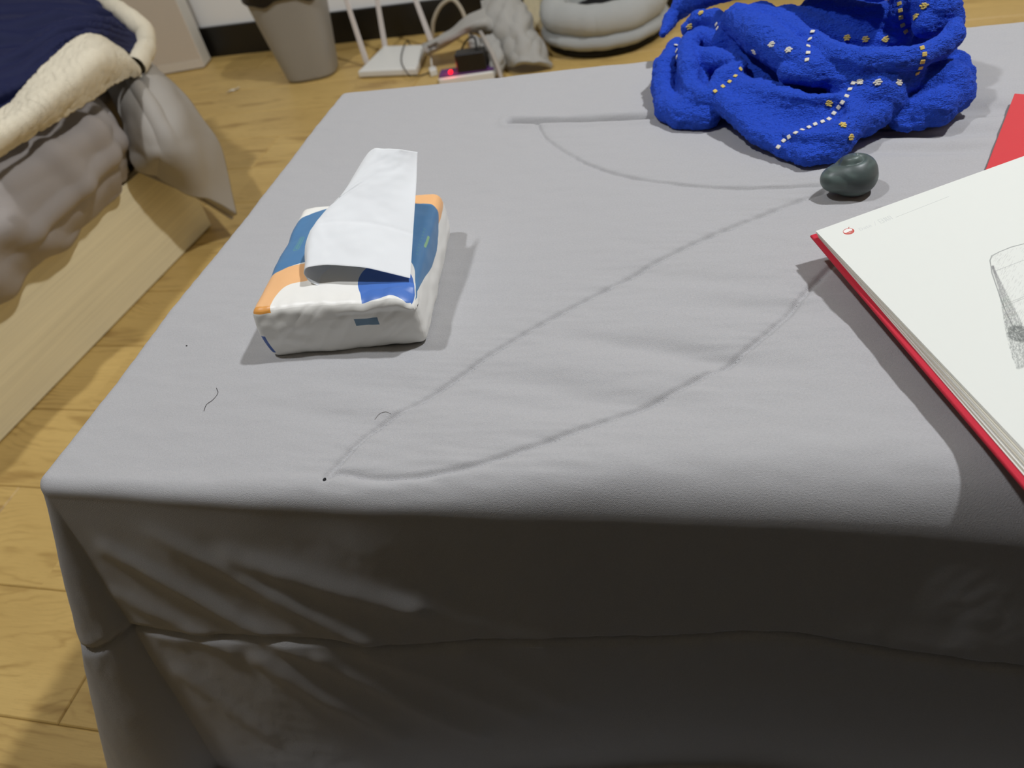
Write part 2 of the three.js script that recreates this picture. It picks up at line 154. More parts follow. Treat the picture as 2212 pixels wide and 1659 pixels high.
struct('baseboard_back', box(X1 - X0, 0.1, 0.014, (X0 + X1) / 2, 0.05, Z0 + 0.007, 0.003), blackTrim);

// ceiling lamps, above the frame
function lamp([x, y, z], power, label) {
  const t = thing('ceiling_lamp', label, 'lamp', [x, H, z]);
  obj('lamp_body', new THREE.CylinderGeometry(0.1, 0.11, 0.05, 40).translate(0, -0.025, 0), STD(0xd8d8d4, 0.5), t);
  obj('diffuser', new THREE.CylinderGeometry(0.092, 0.08, 0.03, 40).translate(0, -0.065, 0), STD(0xffffff, 0.6, { emissive: 0xfff6e6, emissiveIntensity: 3 }), t);
  const l = new THREE.SpotLight(0xf6f9ff, power, 0, 1.22, 0.45); l.position.set(0, y - H - 0.02, 0); l.target.position.set(0, -H, 0); l.castShadow = true; l.shadow.radius = 3; t.add(l, l.target);
}
lamp(LAMP_A, LAMP_A_POWER, 'round white ceiling lamp over the table side with the sketchbook');
lamp(LAMP_B, LAMP_B_POWER, 'round white ceiling lamp between the bed and the table');

// ------------------------------------------------------------------ the quilted cover on the table
const QX0 = -0.541, QX1 = 0.78, QZ0 = -1.045, QZ1 = -0.302;
const SMOOTHED = SEAMS.map((L) => new THREE.CatmullRomCurve3(L.map(([x, z]) => new THREE.Vector3(x, 0, z))).getPoints(L.length * 5).map((p) => [p.x, p.z]));
const FOLDS = [                                                    // soft creases of the hanging front: x, height of both ends, width, depth
  [-0.50, 0.36, -0.36, 0.24, 0.012, 0.006], [-0.44, 0.385, -0.29, 0.255, 0.012, 0.006], [-0.38, 0.36, -0.24, 0.30, 0.014, 0.006], [-0.52, 0.30, -0.43, 0.235, 0.012, 0.004],
  [-0.40, 0.225, -0.30, 0.10, 0.014, 0.006], [-0.34, 0.23, -0.22, 0.10, 0.013, 0.006], [-0.29, 0.235, -0.17, 0.13, 0.013, 0.005], [-0.21, 0.235, -0.13, 0.15, 0.012, 0.004], [-0.50, 0.19, -0.44, 0.10, 0.014, 0.004], [-0.24, 0.3, -0.14, 0.25, 0.014, 0.004]];
const TOPWAVES = [[-0.15, -0.43, 0.06, 0.012, 0.0022], [-0.05, -0.47, 0.07, 0.012, 0.003], [0.0, -0.455, 0.05, 0.01, 0.0024], [-0.08, -0.41, 0.06, 0.012, 0.0026], [-0.13, -0.40, 0.05, 0.009, 0.002], [0.03, -0.52, 0.06, 0.012, 0.0024], [-0.02, -0.56, 0.06, 0.012, 0.002], [-0.30, -0.385, 0.05, 0.012, 0.0018], [-0.25, -0.42, 0.06, 0.012, 0.0016], [0.22, -0.80, 0.09, 0.012, 0.004], [0.24, -0.85, 0.1, 0.014, 0.004], [0.2, -0.765, 0.07, 0.01, 0.003]];
function drape(u, v) {
  const qx = clamp(u, QX0 + 0.012, QX1 - 0.02), qz = clamp(v, QZ0 + 0.02, QZ1 - lerp(0.009, 0.076, smooth(u, -0.45, 0.15)) - 0.0022 * (nz(u * 11, 3, 7) + 0.5) * smooth(u, -0.5, -0.3)), dx = u - qx, dz = v - qz, d = Math.hypot(dx, dz);
  const puff = 0.0032 * fbm(u * 5, v * 5, 2, 2);
  let y = T, x = u, z = v;
  if (d > 1e-6) {
    const nx = dx / d, nzz = dz / d, R = nzz > 0 ? lerp(0.013, 0.05, smooth(u, -0.5, 0.2)) : lerp(0.013, 0.024, smooth(u, -0.5, -0.2)), arc = R * Math.PI / 2;
    let out, down;
    if (d < arc) { out = R * Math.sin(d / R); down = R * (1 - Math.cos(d / R)); } else { const s = d - arc, tilt = lerp(lerp(0.17, 0.06, smooth(u, -0.5, 0.05)), 0.37, Math.pow(2 * Math.abs(nx * nzz), 1.5)); const sm = Math.min(s, (T - 0.015 - R) / Math.cos(tilt)); out = R + sm * Math.sin(tilt) + (s - sm) * smooth(nzz, 0.8, 1); down = R + sm * Math.cos(tilt); }
    y = T - down; x = qx + nx * out; z = qz + nzz * out;
    const hang = smooth(down, 0.02, 0.09);
    if (hang > 0) {
      let push = 0.003 * fbm(u * 6 + 3, v * 4, 5, 2) + 0.0009 * fbm(u * 26, y * 17, 7, 3);
      if (nzz > 0.5) for (const [x0, y0, x1, y1, w, a] of FOLDS) { const q = segDist(x, y, [[x0, y0], [x1, y1]]); push += a * 0.6 * Math.exp(-(q * q) / (w * w)); }
      const line = T - 0.18 + 0.005 * Math.sin(u * 14 + 1) + 0.004 * Math.sin(u * 31) - 0.022 * smooth(u, 0.16, 0.34), q = y - line;      // the stitched line round the hanging side
      push += -0.0055 * Math.exp(-(q * q) / 0.000012) + 0.0013 * Math.exp(-(q * q) / 0.0009) * (0.5 + nz(u * 40, v * 40, 2));
      x += nx * push * hang; z += nzz * push * hang;
    }
    if (y < 0.015) y = 0.015;
  }
  if (y > T - 0.03) {
    const w = smooth(y, T - 0.03, T - 0.004);
    let dy = puff + 0.0007 * fbm(x * 22, z * 60, 3, 2), s = 9;
    for (let k = 0; k < 4; k++) s = Math.min(s, segDist(x, z, SMOOTHED[k]) * (k === 2 ? 1.35 : 1));
    dy += -0.0031 * Math.exp(-(s * s) / (0.0026 * 0.0026)) - 0.0008 * Math.exp(-(s * s) / (0.007 * 0.007)) + 0.0016 * (1 - Math.exp(-(s * s) / (0.035 * 0.035)));
    const pk = Math.exp(-s / 0.03);
    dy += pk * 0.0012 * nz(x * 30, z * 140, 6);
    const cr4 = segDist(x, z, [SEAMS[3][0], SEAMS[3][3]]); dy += -0.0085 * Math.exp(-(cr4 * cr4) / (0.0042 * 0.0042)) + 0.002 * Math.exp(-((cr4 - 0.012) ** 2) / (0.006 * 0.006));
    for (const [cx, cz, L, wd, a] of TOPWAVES) { const q = (z - cz) - 0.12 * (x - cx), e = Math.exp(-((x - cx) ** 2) / (L * L)); dy += -1.8 * a * e * Math.exp(-(q * q) / (wd * wd)); }
    dy += 0.01 * (1 - smooth(z, -1.06, -0.93)) * smooth(x, -0.4, 0.1);
    y += dy * w;
  }
  return [x, y, z];
}
const spread = (list) => { const o = []; for (const [a, b, st] of list) for (let t = a; t < b - 1e-9; t += st) o.push(t); o.push(list[list.length - 1][1]); return o; };
const US = spread([[QX0 - 0.43, QX0 - 0.02, 0.0036], [QX0 - 0.02, -0.31, 0.0024], [-0.31, 0.17, 0.0014], [0.17, 0.34, 0.0028], [0.34, QX1, 0.012], [QX1, QX1 + 0.43, 0.02]]);
const VS = spread([[QZ0 - 0.43, QZ0 - 0.02, 0.015], [QZ0 - 0.02, -0.79, 0.0024], [-0.79, -0.31, 0.0014], [-0.31, QZ1 + 0.05, 0.002], [QZ1 + 0.05, QZ1 + 0.49, 0.0036]]);
{
  const nu = US.length, nv = VS.length, P = new Float32Array(nu * nv * 3), U = new Float32Array(nu * nv * 2), I = new Uint32Array((nu - 1) * (nv - 1) * 6);
  for (let j = 0, k = 0; j < nv; j++) for (let i = 0; i < nu; i++, k++) { P.set(drape(US[i], VS[j]), k * 3); U[k * 2] = US[i]; U[k * 2 + 1] = VS[j]; }
  for (let j = 0, k = 0; j < nv - 1; j++) for (let i = 0; i < nu - 1; i++) { const a = j * nu + i, b = a + 1, c = a + nu, d = c + 1; I.set([a, c, b, b, c, d], k); k += 6; }
  const g = new THREE.BufferGeometry(); g.setAttribute('position', new THREE.BufferAttribute(P, 3)); g.setAttribute('uv', new THREE.BufferAttribute(U, 2)); g.setIndex(new THREE.BufferAttribute(I, 1)); g.computeVertexNormals();
  const t = thing('quilted_cover', 'grey quilted cover with curved stitched lines draped over the low table', 'quilt');
  obj('cover_cloth', g, duvetMat, t);
  const st = [];
  for (const L of [SEAMS[0], SEAMS[1], SEAMS[2]]) {
    const c = new THREE.CatmullRomCurve3(L.map(([x, z]) => new THREE.Vector3(x, 0, z))), n = Math.floor(c.getLength() / 0.0034);
    for (let i = 0; i < n; i++) { const p = c.getPointAt((i + 0.5) / n), d = c.getTangentAt((i + 0.5) / n), b = new THREE.CapsuleGeometry(0.00024, 0.002, 2, 5); b.rotateZ(Math.PI / 2); b.rotateY(Math.atan2(-d.z, d.x)); const y = drape(p.x, p.z)[1]; b.translate(p.x, y + 0.00005, p.z); st.push(b); }
  }
  const s = obj('seam_stitches', mergeGeometries(st), STD(0xa9a9aa, 0.9), t); s.userData.kind = 'stuff';
}
// ------------------------------------------------------------------ tissue pack and the tissue pulled out of it
{
  const W = 0.144, D = 0.17, Ht = 0.052, S = 0.06, CW = W + 2 * S, CD = D + 2 * S;
  const print = canvasTex(1400, Math.round(1400 * CD / CW), (c, w, h) => {
    const k = w / CW, X = (s) => (S + s * W) * k, Y = (t) => (S + t * D) * k;
    c.fillStyle = '#f4f2ea'; c.fillRect(0, 0, w, h);
    const shape = (col, pts) => { c.fillStyle = col; c.beginPath(); c.moveTo(X(pts[0][0]), Y(pts[0][1])); for (const p of pts.slice(1)) p.length === 2 ? c.lineTo(X(p[0]), Y(p[1])) : c.bezierCurveTo(X(p[0]), Y(p[1]), X(p[2]), Y(p[3]), X(p[4]), Y(p[5])); c.closePath(); c.fill(); };
    shape('#f5be86', [[0.0, 1.02], [-0.02, 0.72], [0.1, 0.62, 0.25, 0.62, 0.42, 0.66], [0.42, 0.72, 0.36, 0.8, 0.25, 0.8], [0.16, 0.8, 0.115, 0.86, 0.12, 1.02]]);
    shape('#e8a04a', [[-0.02, 0.955], [0.12, 0.965], [0.125, 1.02], [-0.02, 1.02]]);
    shape('#f5bb80', [[0.55, -0.06], [0.96, -0.06], [1.06, -0.02], [1.1, 0.1, 1.1, 0.2, 1.09, 0.3], [1.0, 0.16, 0.8, 0.14, 0.55, 0.14]]);
    shape('#5180ab', [[-0.08, 0.72], [-0.08, 0.26], [0.0, 0.12, 0.2, 0.04, 0.4, 0.02], [0.6, 0.06, 0.8, 0.1, 0.92, 0.13], [1.02, 0.15, 1.12, 0.2, 1.16, 0.42], [1.16, 0.62, 1.06, 0.8, 1.03, 0.96], [1.0, 0.8, 0.96, 0.72, 0.9, 0.66], [0.7, 0.58, 0.5, 0.6, 0.4, 0.62], [0.25, 0.6, 0.1, 0.64, -0.08, 0.74]]);
    shape('#4a76c4', [[0.64, 0.82], [0.64, 0.72, 0.74, 0.68, 0.82, 0.72], [0.98, 0.78, 1.02, 0.9, 1.02, 1.0], [0.96, 1.01], [0.9, 0.95, 0.75, 1.0, 0.7, 1.0], [0.7, 0.95, 0.64, 0.9, 0.64, 0.82]]);
    const pill = (s, t, ww, hh, col, fill) => { c.save(); c.translate(X(s), Y(t)); c.strokeStyle = c.fillStyle = col; c.lineWidth = 3; c.beginPath(); c.roundRect(-ww / 2, -hh / 2, ww, hh, 8); fill ? c.fill() : c.stroke(); if (!fill) for (let i = -2; i <= 2; i++) { c.beginPath(); c.moveTo(-7, i * hh / 6 - 6); c.lineTo(7, i * hh / 6 - 6); c.moveTo(0, i * hh / 6 - 10); c.lineTo(0, i * hh / 6 + 6); c.moveTo(-6, i * hh / 6 + 5); c.lineTo(7, i * hh / 6 + 3); c.stroke(); } c.restore(); };
    pill(0.12, 0.42, 26, 120, '#6aa58c', false); pill(1.02, 0.5, 18, 100, '#8fb88e', true);
    c.strokeStyle = '#5f93a0'; c.lineWidth = 3; for (let i = 0; i < 9; i++) { c.beginPath(); c.arc(X(0.97), Y(0.4 + i * 0.03), 5, 0, 5); c.stroke(); }
    c.fillStyle = '#5d7d94'; c.fillRect(X(0.62), Y(1) + 0.017 * k, 0.021 * k, 0.0075 * k);
    c.fillStyle = '#2f5aa8'; c.fillRect(X(0.005), Y(1) + 0.026 * k, 0.006 * k, 0.02 * k); c.fillRect(X(0) - 0.05 * k, Y(0.985), 0.022 * k, 0.02 * k);
    for (let i = 0; i < 14; i++) { c.fillStyle = 'rgba(93,125,148,0.35)'; }
  });
  const g = new THREE.BoxGeometry(W, Ht, D, 64, 24, 76), p = g.attributes.position, n = g.attributes.normal, uv = g.attributes.uv;
  for (let i = 0; i < p.count; i++) {
    let x = p.getX(i), y = p.getY(i), z = p.getZ(i); const N = [n.getX(i), n.getY(i), n.getZ(i)];
    let a = x + W / 2, b = z + D / 2; const dn = Ht / 2 - y;
    if (Math.abs(N[0]) > 0.5) a = N[0] > 0 ? W + dn : -dn; if (Math.abs(N[2]) > 0.5) b = N[2] > 0 ? D + dn : -dn;
    if (N[1] < -0.5) { a = -S + 0.002; b = -S + 0.002; }
    uv.setXY(i, (a + S) / CW, 1 - (b + S) / CD);
    const r = 0.007, cx = clamp(x, -W / 2 + r, W / 2 - r), cy = clamp(y, -Ht / 2 + r * 0.6, Ht / 2 - r), cz = clamp(z, -D / 2 + r, D / 2 - r), d = Math.hypot(x - cx, y - cy, z - cz);
    if (d > 1e-6) { const q = r / Math.max(d, r); x = cx + (x - cx) * q; y = cy + (y - cy) * q; z = cz + (z - cz) * q; }
    const s = x / W * 2, t = z / D * 2, hgt = y / Ht + 0.5, side = 1 - Math.pow(Math.abs(hgt * 2 - 1), 2);
    if (Math.abs(s) > 0.85) x += Math.sign(s) * 0.003 * side; if (Math.abs(t) > 0.85) z += Math.sign(t) * 0.0025 * side;
    const wr = 0.0009 * fbm(x * 28 + y * 20, y * 40, z * 28, 2) + 0.0005 * Math.pow(Math.abs(nz(x * 55 - y * 70 + z * 40, y * 30, z * 12)), 0.6);
    x += wr * (Math.abs(s) > 0.8 ? 1.6 : 0.4); z += wr * (Math.abs(t) > 0.85 ? 2.2 : 0.4);
    if (hgt > 0.7) y += 0.003 * (1 - s * s) * (1 - t * t) + 0.0016 * fbm(x * 30, z * 22, 3, 3) * (1 - 0.5 * t * t);
    if (t > 0.86 && hgt > 0.8) { y += 0.0022 * smooth(s, 0.35, 0.75) * (1 - smooth(s, 0.82, 1)) - 0.003 * smooth(s, 0.8, 1) - 0.0015 * nz(s * 6, 3, 2); z += 0.003 * smooth(s, -0.2, 0.5) * smooth(t, 0.86, 1); }
    if (t > 0.9 && hgt < 0.12) y += 0.0016 * Math.max(0, nz(x * 60, 5, 1));
    p.setXYZ(i, x, y, z);
  }
  g.computeVertexNormals();
  const pk = thing('tissue_pack', 'soft white tissue pack printed with blue and orange shapes on the grey cover', 'tissue pack', [-0.327, T + 0.002, -0.549], THREE.MathUtils.degToRad(7.2));
  g.translate(0, Ht / 2, 0);
  obj('wrapper', g, new THREE.MeshPhysicalMaterial({ map: print, roughness: 0.42, clearcoat: 0.12, clearcoatRoughness: 0.35, side: THREE.DoubleSide }), pk);
  const tmat = STD(0xeaecec, 0.9, { bumpMap: scaled(weaveBump, 9), bumpScale: 0.00006 });
  const sheet = slab(TISSUE, 110, 90, 0.0006, (u, v) => {
    const band = Math.abs(v - (0.30 + 0.06 * u)), dots = u < 0.5 ? -0.0006 * Math.exp(-(band * band) / 0.00012) * (0.5 + 0.5 * Math.sin(u * 320)) : 0;
    return dots + 0.0012 * fbm(u * 5, v * 4, 3, 3) * smooth(u, 0, 0.12);
  });
  tag(obj('tissue', sheet, tmat), 'white paper tissue pulled up and folded over the top of the pack', 'tissue');
}

// ------------------------------------------------------------------ open sketchbook with the pencil drawing
{
  const [c0, a1, a2] = BOOK, e1 = V(a1).normalize(), e2 = V(a2).normalize(), nn = new THREE.Vector3().crossVectors(e2, e1).normalize();
  const t = thing('sketchbook', 'open red cloth sketchbook with a pencil drawing on its white page', 'sketchbook', c0);
  t.quaternion.setFromRotationMatrix(new THREE.Matrix4().makeBasis(e1, nn, e2));
  const PW = 0.212, PL = 0.298, paper = STD(0xf3f2ea, 0.8), edge = STD(0xd9d4c2, 0.85);
  const drawn = canvasTex(1440, 2020, (c, w, h) => {
    const k = w / (PW * 1000); c.fillStyle = '#e4e6de'; c.fillRect(0, 0, w, h); c.scale(k, k); c.lineCap = 'round'; c.lineJoin = 'round';
    const line = (pts, wd, col) => { c.strokeStyle = col; c.lineWidth = wd; c.beginPath(); pts.forEach(([x, y], i) => (i ? c.lineTo(x, y) : c.moveTo(x, y))); c.stroke(); };
    c.save(); c.translate(20.7, 14.3); c.fillStyle = '#c4463e'; c.beginPath(); c.ellipse(0, 0, 4.3, 4.1, 0, 0, 7); c.fill(); c.fillStyle = '#f2efe9'; c.beginPath(); c.ellipse(-0.1, -0.9, 3.6, 2.6, 0, 0, 7); c.fill(); c.fillStyle = '#c96a60'; c.beginPath(); c.moveTo(-3.4, 1.2); c.quadraticCurveTo(0, -0.3, 3.5, 0.6); c.quadraticCurveTo(2, 3.9, 0, 3.8); c.quadraticCurveTo(-2.4, 3.6, -3.4, 1.2); c.fill(); c.fillStyle = '#e9c9c2'; c.fillRect(-0.9, 1.2, 2.2, 0.6); c.strokeStyle = '#b0493f'; c.lineWidth = 0.5; c.beginPath(); c.moveTo(2.0, -3.6); c.lineTo(3.0, -4.8); c.stroke(); c.restore();
    c.fillStyle = '#d3d5d0'; c.font = '5.2px sans-serif'; c.fillText('Date', 28, 18.4); line([[41.2, 18.6], [43.2, 13.6]], 0.3, '#d3d5d0');
    const G = '#cdd0cb'; line([[46, 13.2], [49, 13.2], [49, 18.4], [46, 18.4], [46, 13.2]], 0.42, G); line([[46, 15.8], [49, 15.8]], 0.42, G);
    line([[50.2, 14], [53, 14]], 0.4, G); line([[50.8, 13], [50.8, 17]], 0.4, G); line([[52.4, 13], [52.4, 17]], 0.4, G); line([[50.8, 15], [52.4, 15]], 0.35, G); line([[50.8, 16], [52.4, 16]], 0.35, G); line([[50, 17.1], [53.2, 17.1]], 0.4, G); line([[51, 17.5], [50.3, 18.6]], 0.4, G); line([[52.2, 17.5], [52.9, 18.5]], 0.4, G); line([[54, 18.5], [54, 13.3], [56, 13.3], [56, 18.4]], 0.4, G); line([[54, 15], [56, 15]], 0.35, G); line([[54, 16.6], [56, 16.6]], 0.35, G);
    line([[59, 17.6], [105, 15.6]], 0.28, '#b9bcb6');
    // pencil drawing of a rounded block: outline, hatching, cast tone
    c.transform(1, 0, -0.09, 0.96, 8.4, 0);
    const EDGE = [[150, 100], [113.5, 96.9], [103.9, 95.4], [95, 96.1], [88.5, 97.4], [84.4, 101.5], [79.1, 113.8], [74, 128.3], [69.5, 142.6], [65.9, 155.2], [62.4, 171]];
    for (let q = 0; q < 3; q++) line(EDGE.map(([x, y]) => [x + (rnd() - 0.5) * 0.9, y + (rnd() - 0.5) * 0.9]), 0.45, 'rgba(120,122,120,0.45)');
    for (let i = 0; i < 5200; i++) { const s = rnd(), f = rnd(), y = 108 + s * 96, xe = 82 - (y - 108) * 0.315, wd = 1.5 + 14 * smooth(y, 108, 200), x = xe - 5 * smooth(y, 120, 190) + (f - 0.15) * wd, L = 0.5 + 1.6 * rnd(), a = 0.6 + rnd() * 0.9; line([[x, y], [x + Math.cos(a) * L, y - Math.sin(a) * L]], 0.25, 'rgba(110,112,108,' + (0.10 + 0.16 * smooth(y, 120, 180)).toFixed(2) + ')'); }
    for (let i = 0; i < 1300; i++) { const x = 60 + rnd() * 60, y = 98 + rnd() * 80, xe = 87 - (y - 98) * 0.33; if (x < xe) continue; const den = Math.exp(-(x - xe) / 13) + 0.5 * Math.exp(-(y - 98) / 8); if (rnd() > den) continue; const L = 1.2 + 3.5 * rnd(); line([[x, y], [x + L * 0.7, y - L * 0.6]], 0.25, 'rgba(140,140,137,0.22)'); }
    for (let i = 0; i < 700; i++) { const a = rnd() * 6.28, r = Math.sqrt(rnd()), x = 63 + r * 7 * Math.cos(a), y = 177 + r * 8 * Math.sin(a), L = 1 + 2 * rnd(); line([[x, y], [x + L * (rnd() - 0.5), y - L]], 0.3, 'rgba(95,97,95,0.28)'); }
    line([[80.8, 113.3], [150, 111]], 0.3, 'rgba(130,132,130,0.6)'); line([[72.3, 146.6], [150, 142]], 0.3, 'rgba(130,132,130,0.6)'); line([[73, 148], [140, 144.5]], 0.25, 'rgba(120,120,118,0.6)'); line([[60.6, 174], [140, 173]], 0.5, 'rgba(90,92,90,0.6)');
    line([[150, 100], [150, 172], [62, 176]], 0.5, 'rgba(110,112,110,0.6)');
  });
  const page = new THREE.PlaneGeometry(PW, PL, 30, 30); page.rotateX(-Math.PI / 2); page.translate(PW / 2, 0, PL / 2);
  obj('page', page, STD(0xffffff, 0.8, { map: drawn }), t);
  const prism = (pts, y0, y1, bev) => { const sh = new THREE.Shape(); pts.forEach(([x, z], k) => (k ? sh.lineTo(x, -z) : sh.moveTo(x, -z))); const e = new THREE.ExtrudeGeometry(sh, { depth: y1 - y0 - 2 * bev, bevelEnabled: bev > 0, bevelThickness: bev, bevelSize: bev, bevelOffset: -bev, bevelSegments: 3 }); e.rotateX(-Math.PI / 2); e.translate(0, y0 + bev, 0); return e; };
  for (let i = 0; i < 10; i++) { const f = i / 9, w = (rnd() - 0.5) * 0.0007, top = -0.0002 - i * 0.00068; obj('page_stack', prism([[0.0022 * f + w, w + 0.001 * f], [PW, w], [PW, PL - w], [-0.0082 * Math.pow(f, 0.9) + w, PL - w]], top - 0.0006, top, 0), i % 3 === 2 ? edge : paper, t); }
  const red = STD(0xd2223a, 0.7, { bumpMap: scaled(weaveBump, 12), bumpScale: 0.0004 });
  obj('cover', prism([[-0.0018, -0.006], [PW, -0.006], [PW, PL + 0.004], [-0.0132, PL + 0.004]], -0.0103, -0.0071, 0.0014), red, t);
  obj('spine', box(0.03, 0.004, PL + 0.008, PW + 0.014, -0.0095, PL / 2, 0.0018), red, t);
  obj('right_page_stack', box(PW, 0.03, PL, PW * 1.5 + 0.004, -0.0158, PL / 2, 0.001), paper, t);
  obj('right_cover', box(PW + 0.006, 0.0034, PL + 0.008, PW * 1.5 + 0.014, -0.0328, PL / 2, 0.0016), red, t);
}
// thin red notebook under it
{
  const a = V([0.2944, T + 0.006, -0.8537]), b = V([0.2436, T + 0.006, -0.7224]), dz = b.clone().sub(a), turn = Math.atan2(dz.x, dz.z), t = thing('notebook', 'thin red notebook lying flat under the open sketchbook', 'notebook', [a.x, T + 0.004, a.z], turn);
  obj('cover', box(0.148, 0.0009, 0.21, 0.074, 0.0046, 0.105, 0.0004), STD(0xd2333a, 0.5), t);
  obj('pages', box(0.1478, 0.003, 0.2098, 0.074, 0.0026, 0.105), STD(0xefe6dc, 0.8), t);
  obj('back_cover', box(0.148, 0.0008, 0.21, 0.074, 0.0006, 0.105, 0.0003), STD(0xd2333a, 0.5), t);
}

// ------------------------------------------------------------------ lump of kneaded clay
{
  const sm = (a, b, k) => { const h = Math.max(k - Math.abs(a - b), 0) / k; return Math.min(a, b) - h * h * k / 4; };
  const C = [0.12, T + 0.016, -0.692];
  const groove = []; for (let i = 0; i <= 26; i++) { const s = i / 26, a = 3.5 - s * 4.4, r = lerp(0.0125, 0.0052, s); groove.push([C[0] + 0.002 + r * Math.cos(a) * 1.1, C[2] - 0.005 + r * Math.sin(a) * 0.9]); }
  const f = (x, y, z) => {
    const e = (px, py, pz, rx, ry, rz) => { const a = (x - px) / rx, b = (y - py) / ry, c = (z - pz) / rz, l = Math.hypot(a, b, c); return (l - 1) * Math.min(rx, ry, rz); };
    let d = sm(e(C[0] + 0.003, C[1], C[2] - 0.002, 0.0215, 0.0185, 0.0205), e(C[0] - 0.0145, C[1] + 0.001, C[2] + 0.003, 0.0125, 0.0115, 0.013), 0.006);
    d = sm(d, e(C[0] + 0.005, C[1] + 0.009, C[2] - 0.006, 0.0155, 0.01, 0.0125), 0.005);
    d += 0.0034 * Math.exp(-Math.pow(segDist(x, z, groove) / 0.0024, 2)) * smooth(y, C[1] + 0.004, C[1] + 0.012);
    return Math.max(d, T - y + 0.0006);
  };
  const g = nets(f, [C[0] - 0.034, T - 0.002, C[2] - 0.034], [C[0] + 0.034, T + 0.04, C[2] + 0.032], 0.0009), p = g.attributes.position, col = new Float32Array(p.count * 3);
  for (let i = 0; i < p.count; i++) { const x = p.getX(i), y = p.getY(i), z = p.getZ(i), q = segDist(x, z, groove), w = Math.sin(q * 800 + 4 * fbm(x * 50, y * 50, z * 50, 2)), m = 0.08 + 0.7 * smooth(w, -0.6, 1) * smooth(fbm(x * 45 + 4, y * 60, z * 45, 2), -0.5, 0.4) + 0.25 * fbm(x * 30, y * 90, z * 30, 3); col.set([lerp(0.062, 0.13, m), lerp(0.082, 0.175, m), lerp(0.078, 0.16, m)], i * 3); }  // marbled streaks plus some of the sheen, both painted into the vertex colours
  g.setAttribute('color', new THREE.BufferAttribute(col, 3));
  tag(obj('clay_lump', g, STD(0xffffff, 0.4, { vertexColors: true })), 'small marbled dark green lump of kneaded clay beside the blue towel', 'clay');
}
